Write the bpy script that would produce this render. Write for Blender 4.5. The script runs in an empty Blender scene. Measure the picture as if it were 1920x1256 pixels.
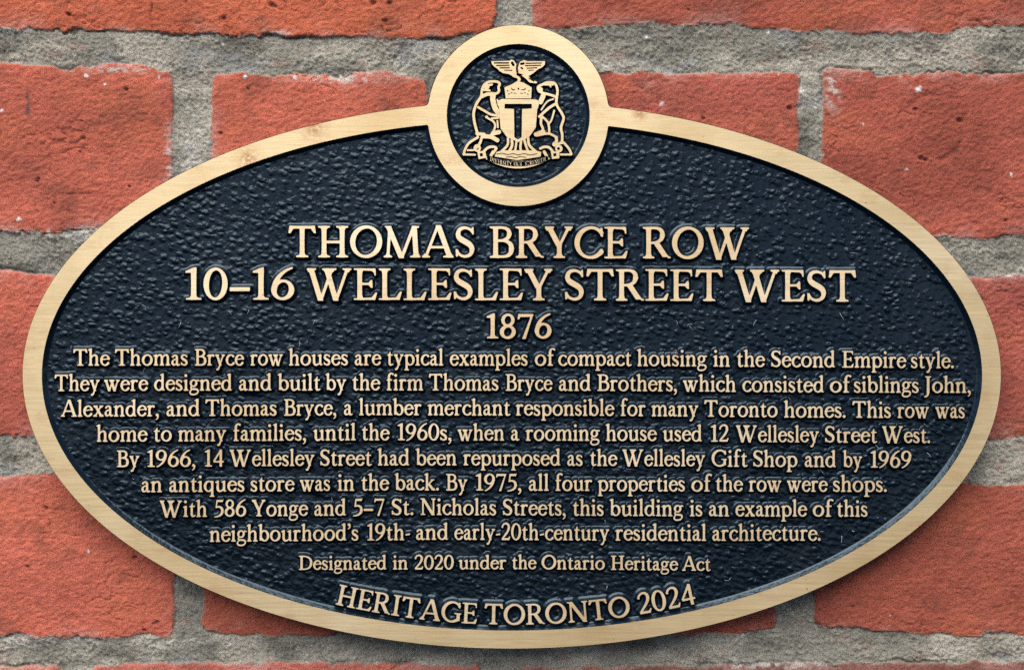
import bpy, math
import numpy as np

scene = bpy.context.scene

# ------------------------------------------------------------------ camera
# Distances in metres. The plaque's polished face lies at y = FACE; on that plane one
# pixel of the 1920 px wide photograph covers 0.2 mm.
PX = 0.0002
ZC = 0.30                 # height of the picture centre above the foot of the wall patch
FACE = -0.0098            # polished bronze faces
DIST = 0.50               # camera to polished face
cam_d = bpy.data.cameras.new('camera')
cam = bpy.data.objects.new('camera', cam_d)
scene.collection.objects.link(cam)
cam.location = (0.0, FACE-DIST, ZC)
cam.rotation_euler = (math.radians(90), 0, 0)
cam_d.sensor_width = 36.0
cam_d.lens = 36.0*DIST/(1920*PX)
cam_d.clip_start = 0.01
cam_d.clip_end = 100.0
scene.camera = cam
scene.cycles.use_denoising = False     # keep the fine grit; the little grain left is like the photograph's

# ------------------------------------------------------------------ daylight
AIR = 0.3
SUN_EL, SUN_AZ = 59.0, -26.0          # azimuth from straight ahead of the wall, minus = left
world = bpy.data.worlds.new('World')
scene.world = world
world.use_nodes = True
wn = world.node_tree
for n in list(wn.nodes): wn.nodes.remove(n)
sky = wn.nodes.new('ShaderNodeTexSky')
sky.sky_type = 'NISHITA'
sky.sun_disc = False
sky.sun_elevation = math.radians(SUN_EL)
sky.air_density = AIR
sky.sun_rotation = math.radians(180-SUN_AZ)
bg = wn.nodes.new('ShaderNodeBackground')
bg.inputs['Strength'].default_value = 0.05
wo = wn.nodes.new('ShaderNodeOutputWorld')
wn.links.new(sky.outputs['Color'], bg.inputs['Color'])
wn.links.new(bg.outputs['Background'], wo.inputs['Surface'])

sun_d = bpy.data.lights.new('sun', 'SUN')
sun_d.energy = 1.5
sun_d.angle = math.radians(78)
sun_d.color = (1.0, 0.97, 0.93)
sun = bpy.data.objects.new('sun', sun_d)
scene.collection.objects.link(sun)
el, az = math.radians(SUN_EL), math.radians(SUN_AZ)
from mathutils import Vector
to_sun = Vector((math.sin(az)*math.cos(el), -math.cos(az)*math.cos(el), math.sin(el)))
sun.rotation_euler = to_sun.to_track_quat('Z', 'Y').to_euler()
sun.location = to_sun*2+Vector((0, 0, ZC))

scene.view_settings.view_transform = 'Standard'
scene.view_settings.look = 'None'
scene.view_settings.gamma = 1.0
scene.view_settings.use_curve_mapping = False
scene.view_settings.exposure = 2.85
# ---------------------------------------------------------------- letter shapes
# Letter outlines drawn by hand in units of 1/100 cap height: pen strokes with a
# width at every point ('s') and straight-edged pieces ('p'), united as a distance
# field so that the cast letters get soft corners and bracketed serifs.
XH, ASC = 67.0, 104.0

def S(*pts): return ('s', [tuple(map(float, p)) for p in pts])
def P(*pts): return ('p', [tuple(map(float, p)) for p in pts])
def dot(x, y, r): return S((x, y, 2*r), (x+.01, y, 2*r))

def bez(p0, p1, p2, p3, *w, n=12):
    out = []
    for i in range(n+1):
        t = i/n
        a, b, c, d = (1-t)**3, 3*t*(1-t)**2, 3*t*t*(1-t), t**3
        k = t*(len(w)-1); j = min(int(k), len(w)-2) if len(w) > 1 else 0
        ww = w[0] if len(w) == 1 else w[j]+(w[j+1]-w[j])*(k-j)
        out.append((a*p0[0]+b*p1[0]+c*p2[0]+d*p3[0], a*p0[1]+b*p1[1]+c*p2[1]+d*p3[1], ww))
    return ('s', out)

def arc(cx, cy, rx, ry, a0, a1, W=15., T=8.5, tilt=12., n=30):
    out = []
    for i in range(n+1):
        a = math.radians(a0+(a1-a0)*i/n)
        w = T+(W-T)*abs(math.cos(a-math.radians(180-tilt)))**1.5
        out.append((cx+(rx-w/2)*math.cos(a), cy+(ry-w/2)*math.sin(a), w))
    return ('s', out)

def st(x, y0, y1, w=14.5):
    m = (y0+y1)/2; h = w/2
    return P((x-h, y0), (x+h, y0), (x+h*.93, m), (x+h, y1), (x-h, y1), (x-h*.93, m))

def ft(x, y, w=14.5, l=14, r=14, t=5.5, up=1):
    h = w/2
    return P((x-l, y), (x+r, y), (x+r-.5, y+up*t), (x+h+2.5, y+up*(t+2.2)), (x+h, y+up*(t+8)),
             (x-h, y+up*(t+8)), (x-h-2.5, y+up*(t+2.2)), (x-l+.5, y+up*t))

def flag(x, y, w=14.5, l=9):
    h = w/2
    return P((x+h, y+1), (x-h-l, y-7), (x-h-l, y-12), (x-h, y-13), (x-h, y-24), (x+h, y-20))

def bar(x0, y0, x1, y1, w0, w1=None):
    w1 = w0 if w1 is None else w1
    dx, dy = x1-x0, y1-y0; L = math.hypot(dx, dy); nx, ny = -dy/L, dx/L
    return P((x0+nx*w0/2, y0+ny*w0/2), (x0-nx*w0/2, y0-ny*w0/2), (x1-nx*w1/2, y1-ny*w1/2), (x1+nx*w1/2, y1+ny*w1/2))

def diag(x0, y0, x1, y1, w):
    # diagonal stroke cut off level at both ends, w measured across
    L = math.hypot(x1-x0, y1-y0); hw = w*L/abs(y1-y0)/2
    return P((x0-hw, y0), (x0+hw, y0), (x1+hw, y1), (x1-hw, y1))

def ticks(x0, x1, y, up, h=22, w=7, s=4):
    # the hanging end serifs of T, E, F, L: thin at the tip
    return [P((x0, y), (x0-s, y+up*h), (x0-s+w, y+up*h), (x0+w+6, y+up*9), (x0+w+6, y)),
            P((x1, y), (x1+s, y+up*h), (x1+s-w, y+up*h), (x1-w-6, y+up*9), (x1-w-6, y))]

C = 16.5   # cap stem
GL = {}
GL['I'] = (42, [st(21, 0, 100, C), ft(21, 0, C, 20, 20), ft(21, 100, C, 20, 20, up=-1)])
GL['T'] = (89, [st(44.5, 0, 98, C), ft(44.5, 0, C, 20, 20), P((4, 100), (85, 100), (85, 90.5), (4, 90.5))]+ticks(4, 85, 100, -1, 24, 7.5, 3.5))
GL['H'] = (97, [st(20, 0, 100, C), st(77, 0, 100, C), P((20, 44.5), (77, 44.5), (77, 53.5), (20, 53.5))]
           + [ft(x, y, C, 19.5, 19.5, up=u) for x in (20, 77) for y, u in ((0, 1), (100, -1))])
GL['O'] = (102, [arc(51, 50, 51, 52, 0, 360, 17.5, 10, n=48)])
GL['M'] = (116, [diag(13, 0, 19, 100, 10), diag(14, 100, 56, -2, 16.5), diag(56, -2, 95, 100, 10.5), diag(102, 0, 96, 100, 16.5),
                 ft(13, 0, 10, 14, 14), ft(102, 0, 16.5, 20, 14), P((2, 100), (22, 100), (18, 92), (4, 95)), P((88, 100), (112, 100), (111, 94), (100, 92)), dot(56, 5, 5)])
GL['A'] = (99, [diag(11, 0, 50, 102, 9.5), diag(88, 0, 51, 103, 17), P((24, 29), (76, 29), (74, 37.5), (26, 37.5)), ft(11, 0, 9, 12, 15), ft(86, 0, 15, 20, 14)])
GL['S'] = (64, [bez((55, 82), (46, 99), (10, 102), (10, 74), 9, 9, 12, 15), bez((10, 74), (10, 52), (53, 52), (54, 27), 15, 18.5, 18.5, 15.5),
                bez((54, 27), (54, -3), (14, -1), (7, 22), 15, 11, 9, 9), P((59, 99), (52, 95), (54, 73), (60, 74)), P((3, 2), (10, 5), (10, 27), (2, 28))])
GL['B'] = (77, [st(19, 0, 100, C), P((0, 100), (30, 100), (30, 92), (13, 91), (0, 94.5)), P((0, 0), (30, 0), (30, 9), (13, 9), (0, 5.5)),
                bez((20, 95), (46, 99), (64, 93), (62, 75), 9, 9, 12, 15), bez((62, 75), (60, 57), (42, 55), (22, 54.5), 15, 12, 8.5, 8),
                bez((30, 54.5), (52, 56), (70, 50), (69, 29), 8, 9, 14, 16.5), bez((69, 29), (68, 2), (46, 4), (22, 4.5), 16.5, 13, 9, 9)])
GL['R'] = (89, [st(19, 0, 100, C), ft(19, 0, C, 19, 19), P((0, 100), (30, 100), (30, 92), (13, 91), (0, 94.5)),
                bez((20, 95), (48, 100), (65, 93), (63, 73), 9, 9, 13, 16), bez((63, 73), (61, 52), (44, 50), (22, 49), 16, 12, 8.5, 8),
                diag(74, 4, 42, 52, 17), P((66, 16), (82, 0), (90, 1), (90, 5.5), (82, 8), (76, 15))])
GL['D'] = (96, [st(19, 0, 100, C), P((0, 100), (30, 100), (30, 92), (13, 91), (0, 94.5)), P((0, 0), (30, 0), (30, 9), (13, 9), (0, 5.5)),
                bez((20, 95), (60, 99), (88, 84), (87, 50), 9, 9, 13, 17), bez((87, 50), (86, 12), (58, 2), (20, 4.5), 17, 13, 9, 9)])
GL['Y'] = (88, [st(45, 0, 46, C), ft(45, 0, C, 19, 19), diag(44, 38, 12, 100, 17), diag(46, 40, 76, 100, 9.5), ft(12, 100, 16, 13, 17, up=-1), ft(76, 100, 10, 15, 12, up=-1)])
GL['C'] = (90, [arc(52, 50, 52, 52, 42, 318, 17.5, 9.5, n=40), P((83, 97), (89, 97), (91, 68), (84, 68), (77, 84)), P((84, 17), (90, 23), (90, 31), (82, 30), (76, 18))])
GL['G'] = (97, [arc(52, 50, 52, 52, 42, 300, 17.5, 9.5, n=40), P((83, 97), (89, 97), (91, 70), (84, 70), (77, 84)), st(83, 8, 44, C), P((62, 46), (97, 46), (97, 41), (90, 39), (76, 39), (62, 41)), S((70, 6, 9), (83, 12, 9))])
GL['E'] = (74, [st(19, 0, 100, C), P((0, 100), (66, 100), (66, 91), (0, 94.5)), P((0, 0), (66, 0), (66, 9), (0, 5.5)), P((19, 47), (56, 47), (56, 55), (19, 55)),
                P((62, 100), (65, 77), (70, 77), (69, 100)), P((54, 100), (66, 91), (65, 84), (57, 92)), P((62, 0), (68, 0), (74.5, 24), (68, 24), (56, 8)),
                P((54, 64), (59, 64), (60, 38), (54, 38), (46, 48), (46, 54)), P((19, 100), (34, 100), (27, 86)), P((19, 0), (34, 0), (27, 14))])
GL['L'] = (73, [st(19, 0, 100, C), ft(19, 100, C, 19, 19, up=-1), P((0, 0), (66, 0), (66, 9), (0, 5.5)), P((60, 0), (66, 0), (74, 27), (67, 27), (54, 8)), P((19, 0), (34, 0), (27, 14))])
GL['W'] = (143, [diag(44, -3, 13, 100, 17), diag(44, -3, 80, 100, 10), diag(92, -3, 62, 100, 17), diag(92, -3, 128, 100, 10), ft(13, 100, 16, 13, 17, up=-1), ft(70, 100, 28, 22, 24, up=-1), ft(128, 100, 10, 16, 13, up=-1), dot(44, 3, 4.5), dot(92, 3, 4.5)])
GL['N'] = (100, [diag(17, 0, 17, 100, 10), diag(84, 0, 84, 100, 10), diag(17, 100, 83, -2, 16.5), ft(17, 0, 10, 15, 15), ft(84, 100, 10, 15, 15, up=-1), P((0, 100), (24, 100), (20, 90), (0, 95)), dot(83.5, 4, 4)])
GL['J'] = (44, [st(24, 0, 100, C), ft(24, 100, C, 19, 19, up=-1), bez((24, 6), (24, -12), (18, -22), (4, -24), 16, 12, 8)])
GL['U'] = (92, [st(18, 34, 100, C), st(76, 34, 100, 10), bez((18, 36), (18, -8), (76, -10), (76, 36), 16, 12, 10), ft(18, 100, C, 18, 18, up=-1), ft(76, 100, 10, 15, 15, up=-1)])
GL['V'] = (94, [diag(48, -2, 13, 100, 17), diag(48, -2, 80, 100, 10), ft(13, 100, 16, 13, 17, up=-1), ft(80, 100, 10, 15, 13, up=-1), dot(48, 4, 4.5)])
# figures
GL['0'] = (67, [arc(33.5, 50.5, 33.5, 52, 0, 360, 16, 9, n=44)])
GL['1'] = (47, [st(25, 0, 100, 16), ft(25, 0, 16, 22, 22), P((33, 104), (27, 103), (2, 91), (2, 85), (18, 85), (33, 84))])
GL['2'] = (62, [bez((7, 79), (14, 108), (54, 108), (51, 74), 10, 10, 12, 15), bez((51, 74), (48, 50), (22, 26), (8, 8), 15, 12, 9), P((4, 0), (54, 0), (61, 22), (55, 23), (48, 12), (4, 11)), dot(8, 78, 5.5)])
GL['4'] = (69, [st(48, -2, 100, 15), bar(5, 29, 50, 100, 10, 11), P((3, 23), (66, 23), (66, 33), (8, 33))])
GL['5'] = (60, [P((17, 101), (53, 101), (56, 106), (58, 104), (53, 88), (15, 88)), bar(19, 98, 14, 54, 8, 8), bez((13, 55), (34, 66), (54, 54), (51, 30), 8, 11, 14, 15.5), bez((51, 30), (48, 8), (28, 0), (4, -3), 15.5, 13, 9, 6)])
GL['6'] = (65, [arc(33, 32, 32, 33, 0, 360, 16, 9, n=40), bez((9, 30), (10, 66), (32, 92), (58, 101), 16, 14, 10, 7)])
GL['7'] = (62, [P((6, 101), (62, 101), (62, 95), (56, 89), (4, 89)), P((6, 104), (1, 80), (7, 79), (13, 92)), P((62, 101), (52, 90), (19, -2), (32, -3))])
GL['8'] = (63, [arc(32, 76, 25.5, 27, 0, 360, 13, 9, n=36), arc(31.5, 27, 30.5, 29, 0, 360, 15.5, 9.5, n=36)])
GL['9'] = (65, [arc(32, 70, 32, 33, 0, 360, 16, 9, n=40), bez((56, 72), (55, 36), (33, 10), (7, 0), 16, 14, 10, 7)])
# punctuation
GL['.'] = (20, [dot(10, 8, 9)])
GL[','] = (22, [dot(10, 8, 8.5), bez((15, 9), (20, -4), (12, -16), (4, -20), 9, 8, 5)])
GL['’'] = (22, [dot(11, 95, 8.5), bez((16, 96), (20, 82), (14, 74), (5, 69), 9, 8, 5)])
GL['-'] = (32, [P((1, 27), (29, 31), (31, 40.5), (3, 36.5))])
GL['–'] = (57, [P((0, 27), (56, 27), (57, 40), (1, 40))])
# lower case
def bowlR(cx=37, tilt=12): return arc(cx, 33.5, 30, 34.5, 205, 520, 15, 8.5, tilt)
GL['a'] = (54, [st(36, 12, 50, 14), bez((36, 48), (36, 66), (18, 66), (9, 53), 14, 10, 8.5), dot(11, 53, 6), bez((34, 40), (14, 37), (7, 29), (8.5, 17), 7, 9, 13.5),
                bez((8.5, 17), (9, 1), (24, 2), (35, 15), 13.5, 11, 7), bez((36, 16), (36, 2), (44, 2), (53, 7), 14, 11, 7)])
GL['b'] = (67, [st(14, 4, ASC, 14.5), flag(14, ASC), arc(37, 33.5, 30, 34.5, -140, 140, 15.5, 8.5, -12)])
GL['c'] = (55, [arc(33, 33.5, 33, 34.5, 50, 316, 15.5, 8.5, n=36), dot(48.5, 55, 6.5)])
GL['d'] = (68, [st(53, 6, ASC, 14.5), flag(53, ASC), arc(31, 33.5, 31, 34.5, 36, 324, 15.5, 8.5), P((53, 0), (68, 3), (68, 7), (60, 8), (60, 14), (46, 14))])
GL['e'] = (57, [arc(31, 33.5, 31, 34.5, 18, 322, 15, 8.5, n=36), P((9, 34), (56, 39), (55, 45.5), (11, 41)), S((52, 42, 10), (50, 48, 12))])
GL['f'] = (42, [st(18, 0, 82, 14.5), ft(18, 0, 14.5, 15, 18), bez((18, 78), (17, 100), (30, 107), (45, 99), 14.5, 11, 9), dot(43, 97.5, 6), P((2, 59), (38, 59), (38, 67), (8, 67), (2, 62))])
GL['g'] = (60, [arc(27, 45, 24, 23.5, 0, 360, 13.5, 8, n=36), S((42, 58, 7.5), (50, 62, 8.5), (58, 61, 9)), bez((16, 27), (4, 16), (10, 9), (32, 9), 7.5, 9, 11),
                bez((32, 9), (52, 9), (58, 2), (53, -11), 11, 11, 8.5), bez((53, -11), (46, -27), (6, -29), (5, -12), 8.5, 9, 9), bez((5, -12), (5, -2), (12, 6), (22, 9), 9, 8, 6)])
def shoulder(x0, x1): return [bez((x0+4, 44), (x0+10, 66), (x1, 74), (x1, 44), 7, 10, 14.5), st(x1, 0, 46, 14.5)]
GL['h'] = (69, [st(15, 0, ASC, 14.5), flag(15, ASC), ft(15, 0), ft(53, 0, r=15)]+shoulder(15, 53))
GL['i'] = (32, [st(16, 0, XH, 14.5), flag(16, XH), ft(16, 0, l=15, r=15), dot(15, 91, 9)])
GL['k'] = (68, [st(15, 0, ASC, 14.5), flag(15, ASC), ft(15, 0), bar(18, 31, 52, 63, 8.5), P((38, 67), (64, 67), (64, 62), (52, 60), (40, 61)), diag(56, 2, 28, 38, 15.5), ft(56, 0, 14, 10, 14)])
GL['l'] = (32, [st(16, 0, ASC, 14.5), flag(16, ASC), ft(16, 0, l=15, r=15)])
GL['m'] = (104, [st(15, 0, XH, 14.5), flag(15, XH), ft(15, 0), ft(52, 0, l=13, r=13), ft(89, 0, r=15)]+shoulder(15, 52)+shoulder(52, 89))
GL['n'] = (69, [st(15, 0, XH, 14.5), flag(15, XH), ft(15, 0), ft(53, 0, r=15)]+shoulder(15, 53))
GL['o'] = (67, [arc(33.5, 33.5, 33.5, 34.8, 0, 360, 15.5, 8.5, n=40)])
GL['p'] = (68, [st(15, -29, XH, 14.5), flag(15, XH), ft(15, -30, l=15, r=17), arc(37, 33.5, 31, 34.5, -140, 140, 15.5, 8.5, -12)])
GL['q'] = (66, [st(52, -29, 66, 14.5), ft(52, -30, l=17, r=14), arc(31, 33.5, 31, 34.5, 36, 324, 15.5, 8.5), P((45, 60), (59, 68), (59, 56))])
GL['r'] = (48, [st(15, 0, XH, 14.5), flag(15, XH), ft(15, 0, r=17), bez((19, 44), (22, 60), (32, 66), (42, 60), 7, 10, 12), dot(41, 58.5, 6.5)])
GL['s'] = (45, [bez((37, 54), (30, 66), (7, 68), (8, 49), 8, 8, 11, 12.5), bez((8, 49), (9, 35), (37, 34), (37, 17), 12.5, 15, 15, 12.5), bez((37, 17), (37, -1), (12, 0), (6, 14), 12.5, 9, 8), P((40, 66), (36, 62), (36, 49), (41, 49)), P((3, 1), (7, 4), (8, 20), (2, 20))])
GL['t'] = (42, [st(18, 14, 66, 14.5), P((11, 60), (25, 60), (25, 84), (21, 84), (11, 68)), P((1, 59), (38, 59), (39, 67), (8, 67), (1, 62)), bez((18, 17), (18, 0), (28, 1), (40, 8), 14.5, 11, 7)])
GL['u'] = (70, [st(15, 18, XH, 14.5), flag(15, XH), bez((15, 22), (15, -2), (34, -2), (51, 16), 14.5, 12, 7), st(54, 6, XH, 14.5), flag(54, XH), P((54, 0), (69, 3), (69, 7), (61, 8), (61, 14), (47, 14))])
GL['w'] = (97, [diag(32, -2, 10, XH, 14.5), diag(32, -2, 53, XH-2, 8.5), diag(65, -2, 44, XH, 14.5), diag(65, -2, 86, XH, 8.5), ft(10, XH, 14, 10, 14, up=-1), ft(48, XH, 22, 17, 17, up=-1), ft(86, XH, 8, 13, 11, up=-1)])
GL['x'] = (66, [diag(52, 0, 14, XH, 15), diag(12, 0, 52, XH, 8.5), ft(14, XH, 14, 13, 15, up=-1), ft(52, XH, 8, 13, 12, up=-1), ft(12, 0, 8, 12, 13), ft(53, 0, 14, 15, 13)])
GL['y'] = (65, [diag(35, 0, 12, XH, 14.5), diag(20, -26, 54, XH, 8.5), ft(12, XH, 14, 12, 14, up=-1), ft(54, XH, 8, 13, 11, up=-1), bez((30, 0), (24, -16), (20, -24), (13, -23), 9, 11, 12)])

def prim_sdf(X, Y, prim):
    kind, pts = prim[0], prim[1]
    D = np.full(X.shape, 1e9)
    if kind == 's':
        for (ax, ay, aw), (bx, by, bw) in zip(pts[:-1], pts[1:]):
            dx, dy = bx-ax, by-ay; L = dx*dx+dy*dy+1e-9
            t = np.clip(((X-ax)*dx+(Y-ay)*dy)/L, 0, 1)
            D = np.minimum(D, np.hypot(X-ax-t*dx, Y-ay-t*dy)-(aw+(bw-aw)*t)/2)
        return D
    ins = np.zeros(X.shape, bool); n = len(pts)
    for i in range(n):
        (ax, ay), (bx, by) = pts[i], pts[(i+1) % n]
        dx, dy = bx-ax, by-ay; L = dx*dx+dy*dy+1e-9
        t = np.clip(((X-ax)*dx+(Y-ay)*dy)/L, 0, 1)
        D = np.minimum(D, np.hypot(X-ax-t*dx, Y-ay-t*dy))
        if dy:
            ins ^= ((ay > Y) != (by > Y)) & (X < ax+dx*(Y-ay)/dy)
    return np.where(ins, -D, D)

def shape_sdf(X, Y, prims, k=2.5):
    D = None
    for pr in prims:
        d = prim_sdf(X, Y, pr)
        if D is None: D = d
        elif len(pr) > 2 and pr[2] == '-': D = np.maximum(D, -d)
        else:
            h = np.clip(.5+.5*(D-d)/k, 0, 1)
            D = D+(d-D)*h-k*h*(1-h)*.6
    return D
# ---------------------------------------------------------------- mesh helpers
def X_(px): return (np.asarray(px, float)-960.0)*PX
def Z_(py): return ZC-(np.asarray(py, float)-628.0)*PX

ROOT_Z = float(Z_(1215))              # the plaque's origin: the foot of its oval, on the wall

def build(name, V, F, mats, mat_idx=None, smooth=None, parent=None, colors=None):
    """One mesh object from arrays: V (n,3), F (m,3) or (m,4)."""
    V = np.asarray(V, np.float32); F = np.asarray(F, np.int32)
    me = bpy.data.meshes.new(name)
    k = F.shape[1]
    me.vertices.add(len(V)); me.vertices.foreach_set('co', V.ravel())
    me.loops.add(F.size); me.loops.foreach_set('vertex_index', F.ravel())
    me.polygons.add(len(F))
    me.polygons.foreach_set('loop_start', np.arange(len(F), dtype=np.int32)*k)
    for m in mats: me.materials.append(m)
    if mat_idx is not None: me.polygons.foreach_set('material_index', np.asarray(mat_idx, np.int32))
    if smooth is None: smooth = np.ones(len(F), bool)
    me.polygons.foreach_set('use_smooth', np.asarray(smooth, bool))
    if colors is not None:
        at = me.attributes.new('tint', 'FLOAT_COLOR', 'POINT')
        c = np.ones((len(V), 4), np.float32); c[:, :colors.shape[1]] = colors
        at.data.foreach_set('color', c.ravel())
    me.update(calc_edges=True)
    me.validate()
    o = bpy.data.objects.new(name, me)
    scene.collection.objects.link(o)
    if parent is not None: o.parent = parent
    return o

def cut(V, A, T, f, level):
    """Split triangles where field f (a column of A) crosses level, keeping them connected."""
    s = A[:, f]-level
    s = np.where(np.abs(s) < 1e-4, 1e-4, s)
    neg = s < 0
    tn = neg[T]; c = tn.sum(1)
    mixed = (c == 1) | (c == 2)
    keep, M = T[~mixed], T[mixed]
    if len(M) == 0: return V, A, T
    mn = tn[mixed]
    lone_neg = mn.sum(1) == 1
    lone = np.where(lone_neg, np.argmax(mn, 1), np.argmin(mn, 1))
    r = np.arange(len(M))
    a, b, d = M[r, lone], M[r, (lone+1) % 3], M[r, (lone+2) % 3]
    e = np.concatenate([np.stack([a, b], 1), np.stack([a, d], 1)])
    lo, hi = e.min(1).astype(np.int64), e.max(1).astype(np.int64)
    key = lo*len(V)+hi
    u, inv = np.unique(key, return_inverse=True)
    i, j = u//len(V), u % len(V)
    t = (s[i]/(s[i]-s[j]))[:, None]
    nv = V[i]+(V[j]-V[i])*t
    na = A[i]+(A[j]-A[i])*t
    na[:, f] = level
    p = len(V)+inv[:len(M)]; q = len(V)+inv[len(M):]
    T2 = np.concatenate([keep, np.stack([a, p, q], 1), np.stack([p, b, d], 1), np.stack([p, d, q], 1)])
    return np.concatenate([V, nv]), np.concatenate([A, na]), T2

def grid(xs, ys, fields, keep):
    """Triangles over a px grid (ys run downwards) with field values; keep = mask of wanted points."""
    nx, ny = len(xs), len(ys)
    Xg, Yg = np.meshgrid(xs, ys)
    V = np.stack([Xg.ravel(), Yg.ravel()], 1).astype(float)
    A = np.stack([f.ravel() for f in fields], 1)
    I = np.arange(nx*ny).reshape(ny, nx)
    a, b, c, d = I[:-1, :-1].ravel(), I[:-1, 1:].ravel(), I[1:, 1:].ravel(), I[1:, :-1].ravel()
    k = keep.ravel(); ok = k[a] | k[b] | k[c] | k[d]
    a, b, c, d = a[ok], b[ok], c[ok], d[ok]
    # counter-clockwise as seen from the front (y is down)
    T = np.concatenate([np.stack([a, d, c], 1), np.stack([a, c, b], 1)])
    return V, A, T

def compact(V, A, T):
    u, inv = np.unique(T, return_inverse=True)
    return V[u], A[u], inv.reshape(T.shape)

def profile(d, w):
    """Fall of a cast wall at distance d (px) outside the face's edge: 1 at the edge, 0 at width w."""
    return np.interp(d/w, [0, .05, .46, .72, .9, 1.0], [1, .9, .25, .07, .012, -.02])

def relief(xs, ys, D, w, cell_levels=(.05, .46, .72, .9)):
    """Cast relief from a distance field in px: returns cap (V, T) and skirt (V, T, height 0..1)."""
    V, A, T = grid(xs, ys, [D], D < w+1.5)
    for lv in [0.0]+[c*w for c in cell_levels]+[w]:
        V, A, T = cut(V, A, T, 0, lv)
    cd = A[T, 0].mean(1)
    cap = compact(V, A, T[cd < 0])
    sk = compact(V, A, T[(cd > 0) & (cd < w)])
    return (cap[0], cap[2]), (sk[0], sk[2], profile(sk[1][:, 0], w))

class Cast:
    """Collects relief pieces into one mesh: bronze cap = material 0, painted wall = material 1."""
    def __init__(self): self.V, self.T, self.M, self.n = [], [], [], 0
    def add(self, px, py, y, T, m):
        self.V.append(np.stack([X_(px), np.broadcast_to(y, np.shape(px)), Z_(py)-ROOT_Z], 1))
        self.T.append(T+self.n); self.M.append(np.full(len(T), m)); self.n += len(px)
    def build(self, name, mats, parent):
        M = np.concatenate(self.M)
        return build(name, np.concatenate(self.V), np.concatenate(self.T), mats, M, M == 1, parent)

# smooth value noise on a periodic lattice, about -1..1
_rng = np.random.default_rng(7)
_LAT = _rng.uniform(-1, 1, (16, 256, 256)).astype(np.float32)
def vn(x, y, seed=0):
    L = _LAT[seed % 16]
    xi, yi = np.floor(x).astype(int), np.floor(y).astype(int)
    fx, fy = x-xi, y-yi
    fx = fx*fx*fx*(fx*(fx*6-15)+10); fy = fy*fy*fy*(fy*(fy*6-15)+10)
    a = L[yi & 255, xi & 255]; b = L[yi & 255, (xi+1) & 255]
    c = L[(yi+1) & 255, xi & 255]; d = L[(yi+1) & 255, (xi+1) & 255]
    return (a+(b-a)*fx)*(1-fy)+(c+(d-c)*fx)*fy
def fbm(x, y, seed=0, oct=4, gain=.5):
    out, amp, tot = 0, 1., 0.
    for o in range(oct):
        out = out+amp*vn(x+o*17.3, y+o*9.1, seed+o); tot += amp
        x, y, amp = x*2.03, y*2.03, amp*gain
    return out/tot
def sstep(e0, e1, x):
    t = np.clip((x-e0)/(e1-e0), 0, 1); return t*t*(3-2*t)
# ---------------------------------------------------------------- materials
def new_mat(name):
    m = bpy.data.materials.new(name); m.use_nodes = True
    t = m.node_tree
    return m, t, t.nodes['Principled BSDF']
def nd(t, kind, **kw):
    n = t.nodes.new(kind)
    for k, v in kw.items():
        if k in n.inputs: n.inputs[k].default_value = v
        else: setattr(n, k, v)
    return n
def coords(t, scale=(1, 1, 1), kind='Position'):
    g = nd(t, 'ShaderNodeNewGeometry')
    mp = nd(t, 'ShaderNodeMapping'); mp.inputs['Scale'].default_value = scale
    t.links.new(g.outputs['Position'], mp.inputs['Vector'])
    return mp.outputs['Vector']
def noise(t, vec, scale, detail=2., rough=.5, **kw):
    n = nd(t, 'ShaderNodeTexNoise'); n.inputs['Scale'].default_value = scale
    n.inputs['Detail'].default_value = detail; n.inputs['Roughness'].default_value = rough
    t.links.new(vec, n.inputs['Vector']); return n.outputs['Fac']
def ramp(t, fac, stops):
    r = nd(t, 'ShaderNodeValToRGB'); e = r.color_ramp.elements
    while len(e) < len(stops): e.new(.5)
    for q, (p, c) in zip(e, stops):
        q.position = p; q.color = (c[0], c[1], c[2], 1) if hasattr(c, '__len__') else (c, c, c, 1)
    t.links.new(fac, r.inputs['Fac']); return r.outputs['Color']
def mixc(t, fac, a, b, mode='MIX'):
    m = nd(t, 'ShaderNodeMix', data_type='RGBA', blend_type=mode)
    for s, v in ((0, fac), (6, a), (7, b)):
        if hasattr(v, 'is_output') or hasattr(v, 'links'): t.links.new(v, m.inputs[s])
        elif s == 0: m.inputs[0].default_value = v
        else: m.inputs[s].default_value = (*v, 1)
    return m.outputs[2]
def bump(t, h, dist, strength=1., prev=None):
    b = nd(t, 'ShaderNodeBump'); b.inputs['Strength'].default_value = strength
    b.inputs['Distance'].default_value = dist
    t.links.new(h, b.inputs['Height'])
    if prev is not None: t.links.new(prev, b.inputs['Normal'])
    return b.outputs['Normal']

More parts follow.
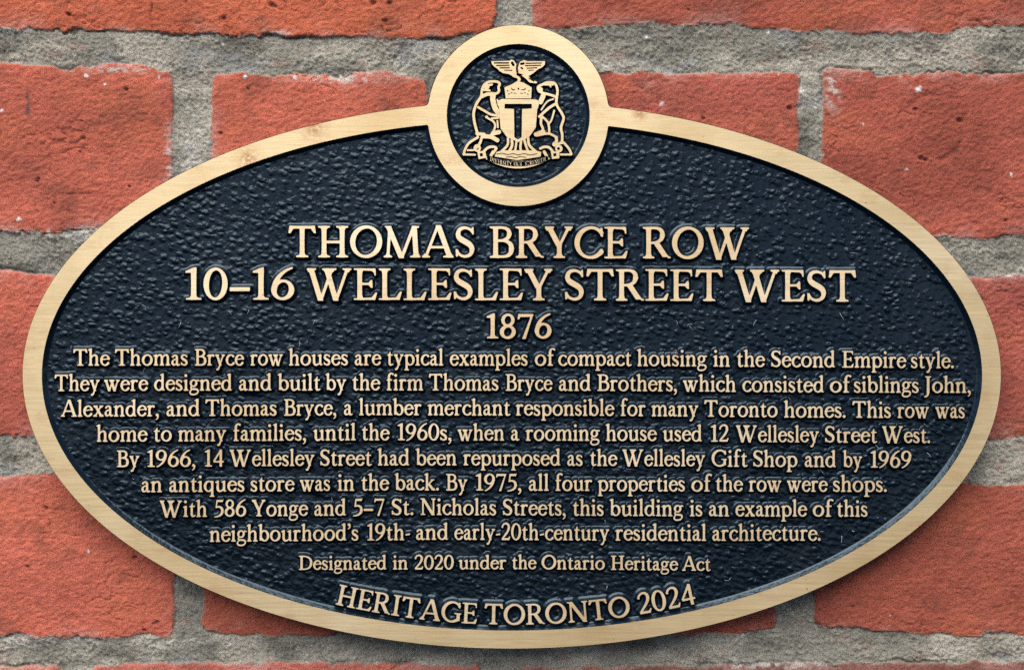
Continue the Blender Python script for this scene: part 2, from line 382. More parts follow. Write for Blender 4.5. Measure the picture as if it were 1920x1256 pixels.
def bronze_mat(name, lift=(1., 1., 1.)):
    m, t, p = new_mat(name)
    fine = noise(t, coords(t, (95, 1, 3000)), 1., 2., .6)      # horizontal brush lines
    wide = noise(t, coords(t, (14, 1, 900)), 1., 3., .6)
    blot = noise(t, coords(t, (1, 1, 1)), 22., 3., .55)
    base = ramp(t, blot, [(.30, (.43, .300, .140)), (.50, (.505, .378, .198)), (.70, (.555, .432, .248))])
    base = mixc(t, .34, base, ramp(t, fine, [(.28, .40), (.70, 1.0)]), 'MULTIPLY')
    base = mixc(t, .18, base, ramp(t, wide, [(.3, .6), (.7, 1.0)]), 'MULTIPLY')
    tarn = ramp(t, noise(t, coords(t, (1, 1, 1.6)), 75., 5., .7), [(.54, 0.), (.72, .6)])
    base = mixc(t, tarn, base, (.36, .22, .10))
    # two brown finger stains on the upper left of the border
    mott = ramp(t, noise(t, coords(t), 700., 3., .7), [(.34, 0.), (.52, 1.)])
    for sx_, sy_, rad in ((466, 296, 26), (590, 239, 30), (1200, 212, 18)):
        vd = nd(t, 'ShaderNodeVectorMath', operation='DISTANCE')
        t.links.new(coords(t), vd.inputs[0]); vd.inputs[1].default_value = (float(X_(sx_)), FACE, float(Z_(sy_)))
        spot = ramp(t, vd.outputs['Value'], [(0., 1.), (rad*PX, 0.)])
        base = mixc(t, mixc(t, 1., spot, mott, 'MULTIPLY'), base, (.25, .12, .045))
    base = mixc(t, 1., base, lift, 'MULTIPLY')
    speck = noise(t, coords(t), 900., 1., .5)                  # tiny dark casting pits
    base = mixc(t, ramp(t, speck, [(.19, 1.), (.23, 0.)]), base, (.10, .065, .03))
    t.links.new(base, p.inputs['Base Color'])
    p.inputs['Metallic'].default_value = .72
    t.links.new(ramp(t, wide, [(.2, .40), (.8, .56)]), p.inputs['Roughness'])
    t.links.new(bump(t, fine, .00004, .5), p.inputs['Normal'])
    return m

def paint_mat():
    m, t, p = new_mat('navy stipple enamel')
    v = coords(t)
    w = nd(t, 'ShaderNodeTexNoise'); w.inputs['Scale'].default_value = 260.; w.inputs['Detail'].default_value = 2.
    t.links.new(v, w.inputs['Vector'])
    off = nd(t, 'ShaderNodeVectorMath', operation='MULTIPLY_ADD')
    t.links.new(w.outputs['Color'], off.inputs[0]); off.inputs[1].default_value = (.0022,)*3
    t.links.new(v, off.inputs[2])
    mp = nd(t, 'ShaderNodeMapping', vector_type='TEXTURE'); mp.inputs['Rotation'].default_value = (0, math.radians(16), 0); mp.inputs['Scale'].default_value = (1.45, 1., 1.)
    t.links.new(off.outputs[0], mp.inputs['Vector'])
    vo = nd(t, 'ShaderNodeTexVoronoi', feature='SMOOTH_F1'); vo.inputs['Scale'].default_value = 475.
    vo.inputs['Smoothness'].default_value = .35
    t.links.new(mp.outputs[0], vo.inputs['Vector'])
    pips = ramp(t, vo.outputs['Distance'], [(.0, 1.), (.25, .72), (.5, .22), (.72, 0.)])
    size = ramp(t, noise(t, v, 190., 1., .5), [(.25, .45), (.60, 1.)])
    pips = mixc(t, 1., pips, size, 'MULTIPLY')
    orange = noise(t, v, 620., 2., .5)
    broad = noise(t, v, 120., 2., .5)
    dust = ramp(t, noise(t, coords(t, (1, 1, .7)), 38., 6., .7), [(.48, 0.), (.80, 1.)])
    t.links.new(mixc(t, dust, (.0014, .0032, .0054), (.0055, .0078, .0100)), p.inputs['Base Color'])
    t.links.new(ramp(t, broad, [(.3, .15), (.7, .24)]), p.inputs['Roughness'])
    p.inputs['IOR'].default_value = 1.5
    p.inputs['Specular IOR Level'].default_value = .23
    p.inputs['Specular Tint'].default_value = (.70, .90, 1.0, 1)  # blue of the sky put into the reflection colour
    n1 = bump(t, pips, .00043, 1.)
    n2 = bump(t, orange, .00030, 1., n1)
    t.links.new(n2, p.inputs['Normal'])
    return m

def masonry_mat(name, fine_scale, amp, stretch, lo, hi):
    m, t, p = new_mat(name)
    at = nd(t, 'ShaderNodeAttribute', attribute_name='tint')
    v = coords(t, (1, 1, stretch))
    g = noise(t, v, fine_scale, 5., .78)
    g2 = noise(t, v, fine_scale*3.1, 2., .6)
    col = mixc(t, 1., at.outputs['Color'], ramp(t, g, [(.28, lo), (.72, hi)]), 'MULTIPLY')
    col = mixc(t, .45, col, ramp(t, g2, [(.25, .70), (.75, 1.22)]), 'MULTIPLY')
    t.links.new(col, p.inputs['Base Color'])
    p.inputs['Roughness'].default_value = .9
    p.inputs['Specular IOR Level'].default_value = .12
    n1 = bump(t, g, amp, 1.)
    t.links.new(bump(t, g2, amp*.35, 1., n1), p.inputs['Normal'])
    return m

BRONZE = bronze_mat('brushed bronze')
PALE_BRONZE = bronze_mat('pale bronze of the letters', (1.22, 1.23, 1.36))  # same bronze, its colour lifted paler for the letters
PAINT = paint_mat()
def wall_paint_mat():
    m, t, p = new_mat('navy enamel on cast edges')
    p.inputs['Base Color'].default_value = (.0018, .0045, .0075, 1)
    p.inputs['Roughness'].default_value = .24
    p.inputs['Specular IOR Level'].default_value = .32
    p.inputs['Specular Tint'].default_value = (.66, .86, 1.0, 1)  # sky blue set into these highlights as well
    t.links.new(bump(t, noise(t, coords(t), 500., 2., .5), .0002, 1.), p.inputs['Normal'])
    return m
EDGE = wall_paint_mat()
BRICK = masonry_mat('red clay brick', 900., .0012, 1.3, .84, 1.12)
MORTAR = masonry_mat('grey sandy mortar', 1400., .0010, 1.0, .58, 1.32)
# ---------------------------------------------------------------- brick wall
def poly(*p):
    a = np.array(p, float); return lambda x: np.interp(x, a[:, 0], a[:, 1])
topA_L = poly((0, 50), (30, 52), (130, 54), (250, 58), (300, 61), (400, 63), (500, 66), (640, 71), (720, 72), (850, 67), (900, 62), (930, 54))
topA_R = poly((1000, 54), (1050, 54), (1130, 48), (1220, 43), (1280, 50), (1360, 43), (1440, 56), (1500, 57), (1600, 62), (1700, 60), (1750, 63), (1850, 50), (1920, 48))
botA_1 = poly((0, 118), (80, 121), (130, 129), (165, 127), (190, 119), (240, 118), (290, 126), (322, 131))
botA_2 = poly((397, 139), (450, 135), (510, 143), (560, 136), (600, 140), (650, 144), (670, 133), (750, 138), (800, 148))
botA_3 = poly((815, 140), (1140, 133), (1180, 138), (1250, 136), (1300, 138), (1400, 135), (1450, 132), (1497, 139))
botA_4 = poly((1545, 131), (1630, 131), (1645, 143), (1700, 140), (1760, 137), (1920, 140))
r1b_L = poly((0, 433), (100, 437), (170, 429), (800, 436))
r1b_R = poly((900, 440), (1770, 444), (1870, 449), (1885, 443), (1920, 441))
r2t = poly((0, 509), (60, 512), (110, 515), (1820, 519), (1920, 515))
r2b = poly((0, 816), (1850, 820), (1920, 818))
r3t = poly((0, 890), (90, 887), (1800, 905), (1860, 910), (1920, 905))
r3b_1 = poly((0, 1191), (80, 1190), (140, 1196), (240, 1196), (262, 1188), (290, 1192), (325, 1198))
r3b_2 = poly((378, 1186), (520, 1190), (640, 1189), (1300, 1190), (1370, 1187), (1458, 1180))
r3b_3 = poly((1526, 1174), (1600, 1176), (1640, 1185), (1800, 1189), (1920, 1190))
r4t = poly((0, 1250), (200, 1246), (640, 1243), (1000, 1252), (1300, 1249), (1500, 1244), (1920, 1240))
K = lambda v: (lambda x: np.full(np.shape(x), float(v)))
P_ = 1165                                    # one brick and its joint
LF, RT = (.365, .098, .056), (.262, .070, .042)
BR = []                                      # xl, xr, top(x), bottom(x), colour (own tone and painted light falloff to the right)
def brick(xl, xr, t, b, c): BR.append((xl, xr, t, b, c))
def row(y0, y1, x0, tone=1.0):               # whole courses outside the picture
    x = x0-3*P_
    i = 0
    while x < 4200:
        k = ((i*37) % 7)/7-.5
        c = tuple(v*(tone+.16*k) for v in (.315, .085, .05))
        brick(x, x+P_-60, K(y0), K(y1), c); x += P_; i += 1
row(-1450, -1140, 390); row(-1073, -765, -190); row(-697, -388, 390)
# course above the picture's first joint
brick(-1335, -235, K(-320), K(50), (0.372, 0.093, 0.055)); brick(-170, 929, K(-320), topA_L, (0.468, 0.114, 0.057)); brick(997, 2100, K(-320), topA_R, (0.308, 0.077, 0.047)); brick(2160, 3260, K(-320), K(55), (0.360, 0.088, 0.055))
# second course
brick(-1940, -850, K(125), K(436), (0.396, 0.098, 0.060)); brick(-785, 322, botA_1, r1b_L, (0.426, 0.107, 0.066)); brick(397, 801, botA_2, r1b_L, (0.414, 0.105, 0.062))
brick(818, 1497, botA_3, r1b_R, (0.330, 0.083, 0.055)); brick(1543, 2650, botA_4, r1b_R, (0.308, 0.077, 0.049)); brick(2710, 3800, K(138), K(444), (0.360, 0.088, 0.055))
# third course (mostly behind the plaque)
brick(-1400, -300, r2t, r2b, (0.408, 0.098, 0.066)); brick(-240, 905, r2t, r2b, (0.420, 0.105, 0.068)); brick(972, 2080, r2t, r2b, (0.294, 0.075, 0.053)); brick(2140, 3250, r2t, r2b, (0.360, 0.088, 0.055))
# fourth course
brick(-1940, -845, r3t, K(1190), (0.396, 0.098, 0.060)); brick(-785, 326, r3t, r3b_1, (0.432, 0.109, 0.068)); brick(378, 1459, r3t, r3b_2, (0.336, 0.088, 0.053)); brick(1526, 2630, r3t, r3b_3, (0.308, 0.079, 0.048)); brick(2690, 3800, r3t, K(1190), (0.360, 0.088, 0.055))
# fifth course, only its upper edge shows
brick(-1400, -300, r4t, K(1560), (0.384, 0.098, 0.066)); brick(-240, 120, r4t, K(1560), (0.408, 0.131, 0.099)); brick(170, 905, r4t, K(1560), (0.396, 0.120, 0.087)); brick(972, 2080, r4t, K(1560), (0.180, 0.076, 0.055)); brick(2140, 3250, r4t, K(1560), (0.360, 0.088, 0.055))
row(1630, 1935, 390); row(2000, 2310, -190)

WS = PX*(DIST-FACE)/DIST                     # metres per photo px on the wall's own plane
def axis(lo, hi, flo, fhi, f, c):
    a = np.arange(flo, fhi+f/2, f)
    return np.concatenate([np.arange(flo-c, lo, -c)[::-1], a, np.arange(a[-1]+c, hi, c)])
xs = axis(-1300, 3220, -30, 1950, 2.4, 8.); ys = axis(-1000, 2090, -25, 1281, 2.4, 8.)
Xg, Yg = np.meshgrid(xs, ys)
# ragged arrises: the outlines wander at several sizes
RG = .25+.75*sstep(-.1, .4, fbm(Xg/70+5, Yg/60, 2, 2))
wx = Xg+fbm(Xg/26, Yg/26, 1, 3)*5+RG*(vn(Xg/8, Yg/8, 3)*3.6+vn(Xg/4.4, Yg/4.4, 9)*1.5)
wy = Yg+fbm(Xg/30, Yg/22, 5, 3)*6+RG*(vn(Xg/8, Yg/8, 8)*4.2+vn(Xg/4.4, Yg/4.4, 12)*1.8)
SD = np.full(Xg.shape, 1e9); ID = np.zeros(Xg.shape, int)
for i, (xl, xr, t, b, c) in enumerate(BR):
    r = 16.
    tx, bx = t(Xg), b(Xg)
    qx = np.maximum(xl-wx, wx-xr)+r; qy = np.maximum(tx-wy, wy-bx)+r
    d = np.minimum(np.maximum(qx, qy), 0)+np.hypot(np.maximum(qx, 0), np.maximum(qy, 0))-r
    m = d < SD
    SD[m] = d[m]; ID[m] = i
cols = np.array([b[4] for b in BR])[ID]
brickness = 1-sstep(-2.2, 1.8, SD)

# brick face: wire-cut wrinkles, dents and pits (mm, towards the viewer)
wr = fbm(Xg/26+fbm(Xg/60, Yg/60, 2, 2)*1.2, Yg/11, 4, 4, .6)
pat = fbm(Xg/150, Yg/110, 9, 3)
soft = sstep(-.25, .45, fbm(Xg/190, Yg/130, 11, 2))
hb = .10*fbm(Xg/210, Yg/160, 6, 2)*4+wr*(.05+.11*soft)+.20*vn(Xg/6.0+Yg/9., Yg/4.4, 13)+.08*vn(Xg/3., Yg/2.6, 2)
hb -= .35*np.exp(np.clip(SD, -60, 0)/7.)      # worn arris
rng = np.random.default_rng(21)
pits = [(510, 10, 5), (700, 6, 5), (516, 12, 3), (420, 35, 4), (128, 27, 3.5), (465, 167, 2.6), (414, 250, 3.5), (156, 259, 4), (72, 335, 2), (243, 350, 2.4), (102, 381, 2.2), (70, 396, 2),
        (86, 952, 4), (253, 1045, 4), (52, 1062, 3), (295, 1166, 4), (289, 1168, 3), (270, 1181, 3.5), (722, 40, 5), (1481, 203, 5), (1716, 205, 4), (1800, 226, 5),
        (1728, 297, 4), (1736, 300, 3), (1600, 1137, 3), (237, 168, 4), (70, 340, 2.5), (150, 285, 2), (1635, 1205, 4), (730, 6, 4)]
for k in range(22):
    pits.append((rng.uniform(-60, 1980), rng.uniform(-40, 1290), rng.uniform(1.6, 3.6)))
pit = np.zeros(Xg.shape)
for px, py, r in pits:
    ix = slice(*np.searchsorted(xs, [px-5*r, px+5*r])); iy = slice(*np.searchsorted(ys, [py-4*r, py+4*r]))
    dd = np.hypot((Xg[iy, ix]-px)/1.3, Yg[iy, ix]-py)/r
    pit[iy, ix] = np.maximum(pit[iy, ix], 1-sstep(.35, 1.25, dd))
hb -= pit*1.0
crack = np.exp(-((Xg-284-vn(Yg/14, Yg*0, 2)*1.5)/1.1)**2)*(Yg < 52)*(Yg > 6)
hb -= crack*.6
# a round hand-pressed dent and creases on the right-hand bricks
ring = np.exp(-((np.hypot((Xg-1750)/58, (Yg-240)/62)-1)/.10)**2)
hb -= .45*ring*sstep(-.2, .3, fbm(Xg/40, Yg/40, 3, 2))
cr = np.abs(fbm(Xg/80, Yg/38, 14, 3)); crease = (1-sstep(0, .035, cr))*sstep(.05, .4, fbm(Xg/120, Yg/90, 12, 2))
hb -= .5*crease

# mortar: gritty, struck a little below the brick, dragged low under some bricks
grit = fbm(Xg/6.5, Yg/6., 10, 3, .65)
trowel = sstep(-.25, .3, fbm(Xg/60+9, Yg/34, 5, 3))
hm = -1.0+.8*fbm(Xg/120, Yg/40, 7, 3)+(.16+.44*trowel)*grit+.35*vn(Xg/3.1, Yg/3.1, 6)
gap = np.exp(-((SD-2.5)/2.6)**2)*sstep(.0, .55, fbm(Xg/130+3, Yg/70, 15, 2))
hm -= .8*gap
over = sstep(.05, .5, fbm(Xg/75, Yg/55, 1, 3))*np.exp(-np.clip(SD, 0, 99)/9.)   # mortar squeezed up over the arris
hm += 1.2*over
H = hb*brickness+hm*(1-brickness)            # mm

# clay and lime colours with stains and specks, plus painted falloff and recess shade
tone = 1+.32*pat+.10*wr+.10*vn(Xg/9, Yg/7, 5)
cb = cols*np.array((.95, .94, .94))*tone[..., None]
hot = sstep(.1, .6, fbm(Xg/120+7, Yg/80, 3, 3))[..., None]; cb = cb*(1-.25*hot)+np.array((.44, .125, .055))*.25*hot
dirt = sstep(.12, .62, fbm(Xg/60, Yg/45, 6, 4))[..., None]; cb = cb*(1-.36*dirt)+np.array((.10, .040, .026))*.36*dirt
smear = (np.exp(SD/13.)*sstep(-.1, .5, fbm(Xg/55, Yg/35, 8, 4)))
smear = np.maximum(smear, .8*sstep(.35, .6, fbm(Xg/34, Yg/16, 12, 4))*np.exp(-(((Xg-1190)/85)**2+((Yg-150)/17)**2)))
bloom = .55*np.clip(smear, 0, 1)[..., None]*(SD < 0)[..., None]
cb = cb*(1-bloom)+np.array((.46, .27, .22))*bloom
cb = cb*(1-.6*pit[..., None])+np.array((.035, .018, .013))*.6*pit[..., None]  # shade inside the pits painted into the clay colour
cb = cb*(1-.4*crack[..., None])  # shade along the crack painted in likewise
soot = np.exp(-(((Xg-52)/(3.2+2.*(Yg-168)/48))**2))*(Yg > 168)*(Yg < 217)*sstep(-.9, -.2, vn(Xg/5, Yg/4, 2))
cb = cb*(1-.75*soot[..., None])+np.array((.06, .05, .055))*.75*soot[..., None]
warm = sstep(-.3, .4, fbm(Xg/90, Yg/70, 13, 3))[..., None]
cm = np.array((.215, .200, .158))*(1-warm)+np.array((.330, .300, .236))*warm
cm = cm*(1+(.12+.32*trowel)*grit+.14*fbm(Xg/40, Yg/30, 9, 3))[..., None]
dk = sstep(.15, .6, fbm(Xg/75+4, Yg/45, 14, 3))[..., None]; cm = cm*(1-.32*dk)
blue = sstep(.3, .6, fbm(Xg/70+2, Yg/40, 4, 2))[..., None]; cm = cm*(1-.35*blue)+np.array((.25, .26, .26))*.35*blue
pinkm = sstep(.38, .62, fbm(Xg/48, Yg/30, 0, 3))[..., None]; cm = cm*(1-.30*pinkm)+np.array((.30, .16, .12))*.30*pinkm
cm = cm*(1-.3*gap[..., None])  # shade of the recess put into the mortar colour
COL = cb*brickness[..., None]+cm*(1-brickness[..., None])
specks = [(162, 143, 5), (298, 146, 3), (460, 145, 5), (36, 412, 6), (3, 207, 4), (553, 146, 6), (1240, 196, 6), (1213, 70, 5), (1441, 61, 4), (1504, 170, 8), (1722, 168, 8),
          (1530, 203, 4), (166, 1033, 4), (1393, 1192, 5), (706, 1242, 4), (430, 1208, 4), (1895, 328, 4), (1700, 318, 3), (1617, 232, 2.5), (417, 84, 4), (196, 158, 3)]
for k in range(22): specks.append((rng.uniform(0, 1920), rng.uniform(0, 1256), rng.uniform(.9, 1.7)))
for px, py, r in specks:
    r *= .75; R = r*3.6
    ix = slice(*np.searchsorted(xs, [px-R, px+R])); iy = slice(*np.searchsorted(ys, [py-R, py+R]))
    dd = np.hypot(Xg[iy, ix]-px+2*vn(Xg[iy, ix]/3, Yg[iy, ix]/3, 1), Yg[iy, ix]-py+2*vn(Xg[iy, ix]/3, Yg[iy, ix]/3, 4))/r
    k = (1-sstep(.5, 1.3, dd)); H[iy, ix] += .2*k; k = k[..., None]*.9
    COL[iy, ix] = COL[iy, ix]*(1-k)+np.array((.62, .60, .56))*k
lime = np.zeros(Xg.shape)
for lx, ly, sx_, sy_ in ((60, 437, 110, 8), (150, 433, 60, 9), (220, 440, 50, 7), (1870, 517, 55, 4), (70, 1200, 130, 9), (310, 1203, 60, 9), (360, 300, 26, 70), (520, 62, 35, 6), (650, 148, 60, 9), (230, 130, 60, 8), (1100, 118, 80, 10), (318, 305, 7, 60), (30, 55, 40, 7), (1560, 165, 14, 40), (1450, 1245, 120, 10)):
    lime = np.maximum(lime, np.exp(-((Xg-lx)/sx_)**2-((Yg-ly)/sy_)**2))
lime = (lime*sstep(-.25, .35, fbm(Xg/9, Yg/7, 11, 3)))[..., None]*.72
COL = COL*(1-lime)+np.array((.50, .47, .41))*lime
COL = np.clip(COL, .012, .8)

nx, ny = len(xs), len(ys)
base_y = 0.0
Vw = np.stack([(Xg-960)*WS, base_y-H*1e-3, ZC-(Yg-628)*WS], -1).reshape(-1, 3)
foot = float(Vw[:, 2].min())
Vw[:, 2] -= 0.0
I = np.arange(nx*ny).reshape(ny, nx)
Fq = np.stack([I[:-1, :-1], I[1:, :-1], I[1:, 1:], I[:-1, 1:]], -1).reshape(-1, 4)
bsel = (brickness.ravel()[Fq].mean(1) > .5)
wall = bpy.data.objects.new('brick_wall', None)
wall.empty_display_size = .05
wall.location = (0, 0, foot)
scene.collection.objects.link(wall)
wall['label'] = 'weathered red brick wall with rough grey mortar joints behind the plaque'
wall['category'] = 'wall'
wall['kind'] = 'thing'
def wall_part(name, faces, mat, extraV=None, extraF=None):
    u, inv = np.unique(faces, return_inverse=True)
    V = Vw[u]-np.array((0, 0, foot)); F = inv.reshape(faces.shape); c = COL.reshape(-1, 3)[u]
    if extraV is not None:
        F = np.concatenate([F, extraF+len(V)]); V = np.concatenate([V, extraV]); c = np.concatenate([c, np.tile((.23, .22, .18), (len(extraV), 1))])
    return build(name, V, F, [mat], parent=wall, colors=c)
wall_part('brickwork', Fq[bsel], BRICK)
# the joints carry on behind as the body of the wall
x0, x1, z0, z1 = (xs[0]-960)*WS, (xs[-1]-960)*WS, 0.0, float(Vw[:, 2].max()-foot)
bv = np.array([(x, y, z) for y in (.006, .11) for x, z in ((x0, z0), (x1, z0), (x1, z1), (x0, z1))])
bf = np.array([(0, 1, 2, 3), (5, 4, 7, 6), (4, 5, 1, 0), (1, 5, 6, 2), (2, 6, 7, 3), (4, 0, 3, 7)])
wall_part('mortar', Fq[~bsel], MORTAR, bv, bf)
del Vw, Fq, COL, H, cb, cm
# ---------------------------------------------------------------- plaque
plaque = bpy.data.objects.new('heritage_plaque', None)
plaque.empty_display_size = .05
plaque.location = (0, 0, ROOT_Z)
scene.collection.objects.link(plaque)
plaque['label'] = 'oval cast bronze heritage plaque with raised lettering on navy ground and round crest on top'
plaque['category'] = 'plaque'

RELIEF = 0.0018                        # height of rim and letters above the painted field
FIELD = FACE+RELIEF
BACK = -0.0006
ECX, ECY, EA, EB = 959.5, 703.0, 917.0, 512.0
RCX, RCY, RO, RI = 971.7, 217.0, 169.5, 134.0

def ell(x, y, cx, cy, a, b):
    u, v = (x-cx)/a, (y-cy)/b
    f = u*u+v*v-1
    return f/np.maximum(2*np.hypot(u/a, v/b), 1e-4)
def smin(a, b, k):
    h = np.clip(.5+.5*(b-a)/k, 0, 1); return b+(a-b)*h-k*h*(1-h)

# rim: the oval border and the ring round the crest, one casting
xs_ = np.arange(30, 1892, 3.0); ys_ = np.arange(36, 1230, 3.0)
gx, gy = np.meshgrid(xs_, ys_)
circ = np.hypot(gx-RCX, gy-RCY)
dO = smin(ell(gx, gy, ECX, ECY, EA, EB), circ-RO, 8.)
field_oval = np.maximum(ell(gx, gy, ECX+.5, ECY+1, EA-35.5, EB-34.5), RO-circ)
dI = np.minimum(field_oval, circ-RI)           # negative inside the two openings
W_R = 8.5
V, A, T = grid(xs_, ys_, [dO, dI], (dO < 6) & (dI > -W_R-4))
for f, lv in ((0, 0.), (0, 1.6), (0, 2.2), (1, 0.), (1, -.05*W_R), (1, -.72*W_R), (1, -.88*W_R), (1, -W_R)):
    V, A, T = cut(V, A, T, f, lv)
co, ci = A[T, 0].mean(1), A[T, 1].mean(1)
rim = Cast()
v, a, t = compact(V, A, T[(co < 0) & (ci > 0)]); rim.add(v[:, 0], v[:, 1], FACE, t, 0)
v, a, t = compact(V, A, T[(co < 0) & (ci < 0) & (ci > -W_R)]); rim.add(v[:, 0], v[:, 1], FIELD-RELIEF*np.interp(-a[:, 1]/W_R, [0, .05, .72, .88, 1.], [1, .92, .16, .04, -.02]), t, 1)
v, a, t = compact(V, A, T[(co > 0) & (co < 2.2)])
rim.add(v[:, 0], v[:, 1], np.interp(a[:, 0], [0, 1.6, 2.2], [FACE, FACE+.0006, BACK]), t, 1)
o = rim.build('rim', [BRONZE, EDGE], plaque)
o['label'] = 'brushed bronze border of the oval with a ring on top'

# painted field: a plate under the whole casting, a little inside its outline
xs_ = np.arange(33, 1890, 4.0); ys_ = np.arange(40, 1226, 4.0)
gx, gy = np.meshgrid(xs_, ys_)
dO = smin(ell(gx, gy, ECX, ECY, EA, EB), np.hypot(gx-RCX, gy-RCY)-RO, 8.)+8
V, A, T = grid(xs_, ys_, [dO], dO < 5)
V, A, T = cut(V, A, T, 0, 0.)
v, a, t = compact(V, A, T[A[T, 0].mean(1) < 0])
sag = 0.00006*fbm(v[:, 0]/60, v[:, 1]/60, 3, 3)
V3 = np.stack([X_(v[:, 0]), FIELD+sag, Z_(v[:, 1])-ROOT_Z], 1)
Vb = V3.copy(); Vb[:, 1] = BACK
e = np.concatenate([t[:, [0, 1]], t[:, [1, 2]], t[:, [2, 0]]])
key = np.sort(e, 1); key = key[:, 0].astype(np.int64)*len(v)+key[:, 1]
_, first, cnt = np.unique(key, return_index=True, return_counts=True)
be = e[first[cnt == 1]]; n0 = len(v)
side = np.concatenate([np.stack([be[:, 1], be[:, 0], be[:, 0]+n0], 1), np.stack([be[:, 1], be[:, 0]+n0, be[:, 1]+n0], 1)])
o = build('field', np.concatenate([V3, Vb]), np.concatenate([t, t[:, ::-1]+n0, side]), [PAINT], parent=plaque)
o['label'] = 'dark navy stippled ground'

# ---- lettering
BOLD = {'title': -.5, 'date': 0., 'body': -.2, 'small': .1, 'arch': -.3}
_glyph_cache = {}
def glyph(ch, u, w, cell, bold):
    key = (ch, round(u, 4))
    if key not in _glyph_cache:
        adv, prims = GL[ch]
        pad = w+3
        gx_ = np.arange(-pad-4*u, adv*u+pad+4*u, cell)
        gy_ = np.arange(-108*u-pad, 32*u+pad, cell)
        Xq, Yq = np.meshgrid(gx_/u, -gy_/u)
        D = (shape_sdf(Xq, Yq, prims)-bold)*u
        _glyph_cache[key] = relief(gx_, gy_, D, w)
    return _glyph_cache[key]

def letters(cast, text, x0, x1, u, w, cell, bold, place, gap=4.5):
    nat = sum(GL[c][0] for c in text)+gap*(len(text)-1)
    sx = (x1-x0)/(nat*u)
    x = x0
    for c in text:
        (cv, ct), (sv, stt, sh) = glyph(c, u, w, cell, bold)
        jig = rnd.uniform(-.35, .35)
        px, py = place(x+cv[:, 0]*sx, cv[:, 1]+jig*.6, x+GL[c][0]*u*sx/2)
        cast.add(px, py, FACE, ct, 0)
        px, py = place(x+sv[:, 0]*sx, sv[:, 1]+jig*.6, x+GL[c][0]*u*sx/2)
        cast.add(px, py, FIELD-RELIEF*sh, stt, 1)
        x += (GL[c][0]+gap)*u*sx
rnd = np.random.default_rng(5)

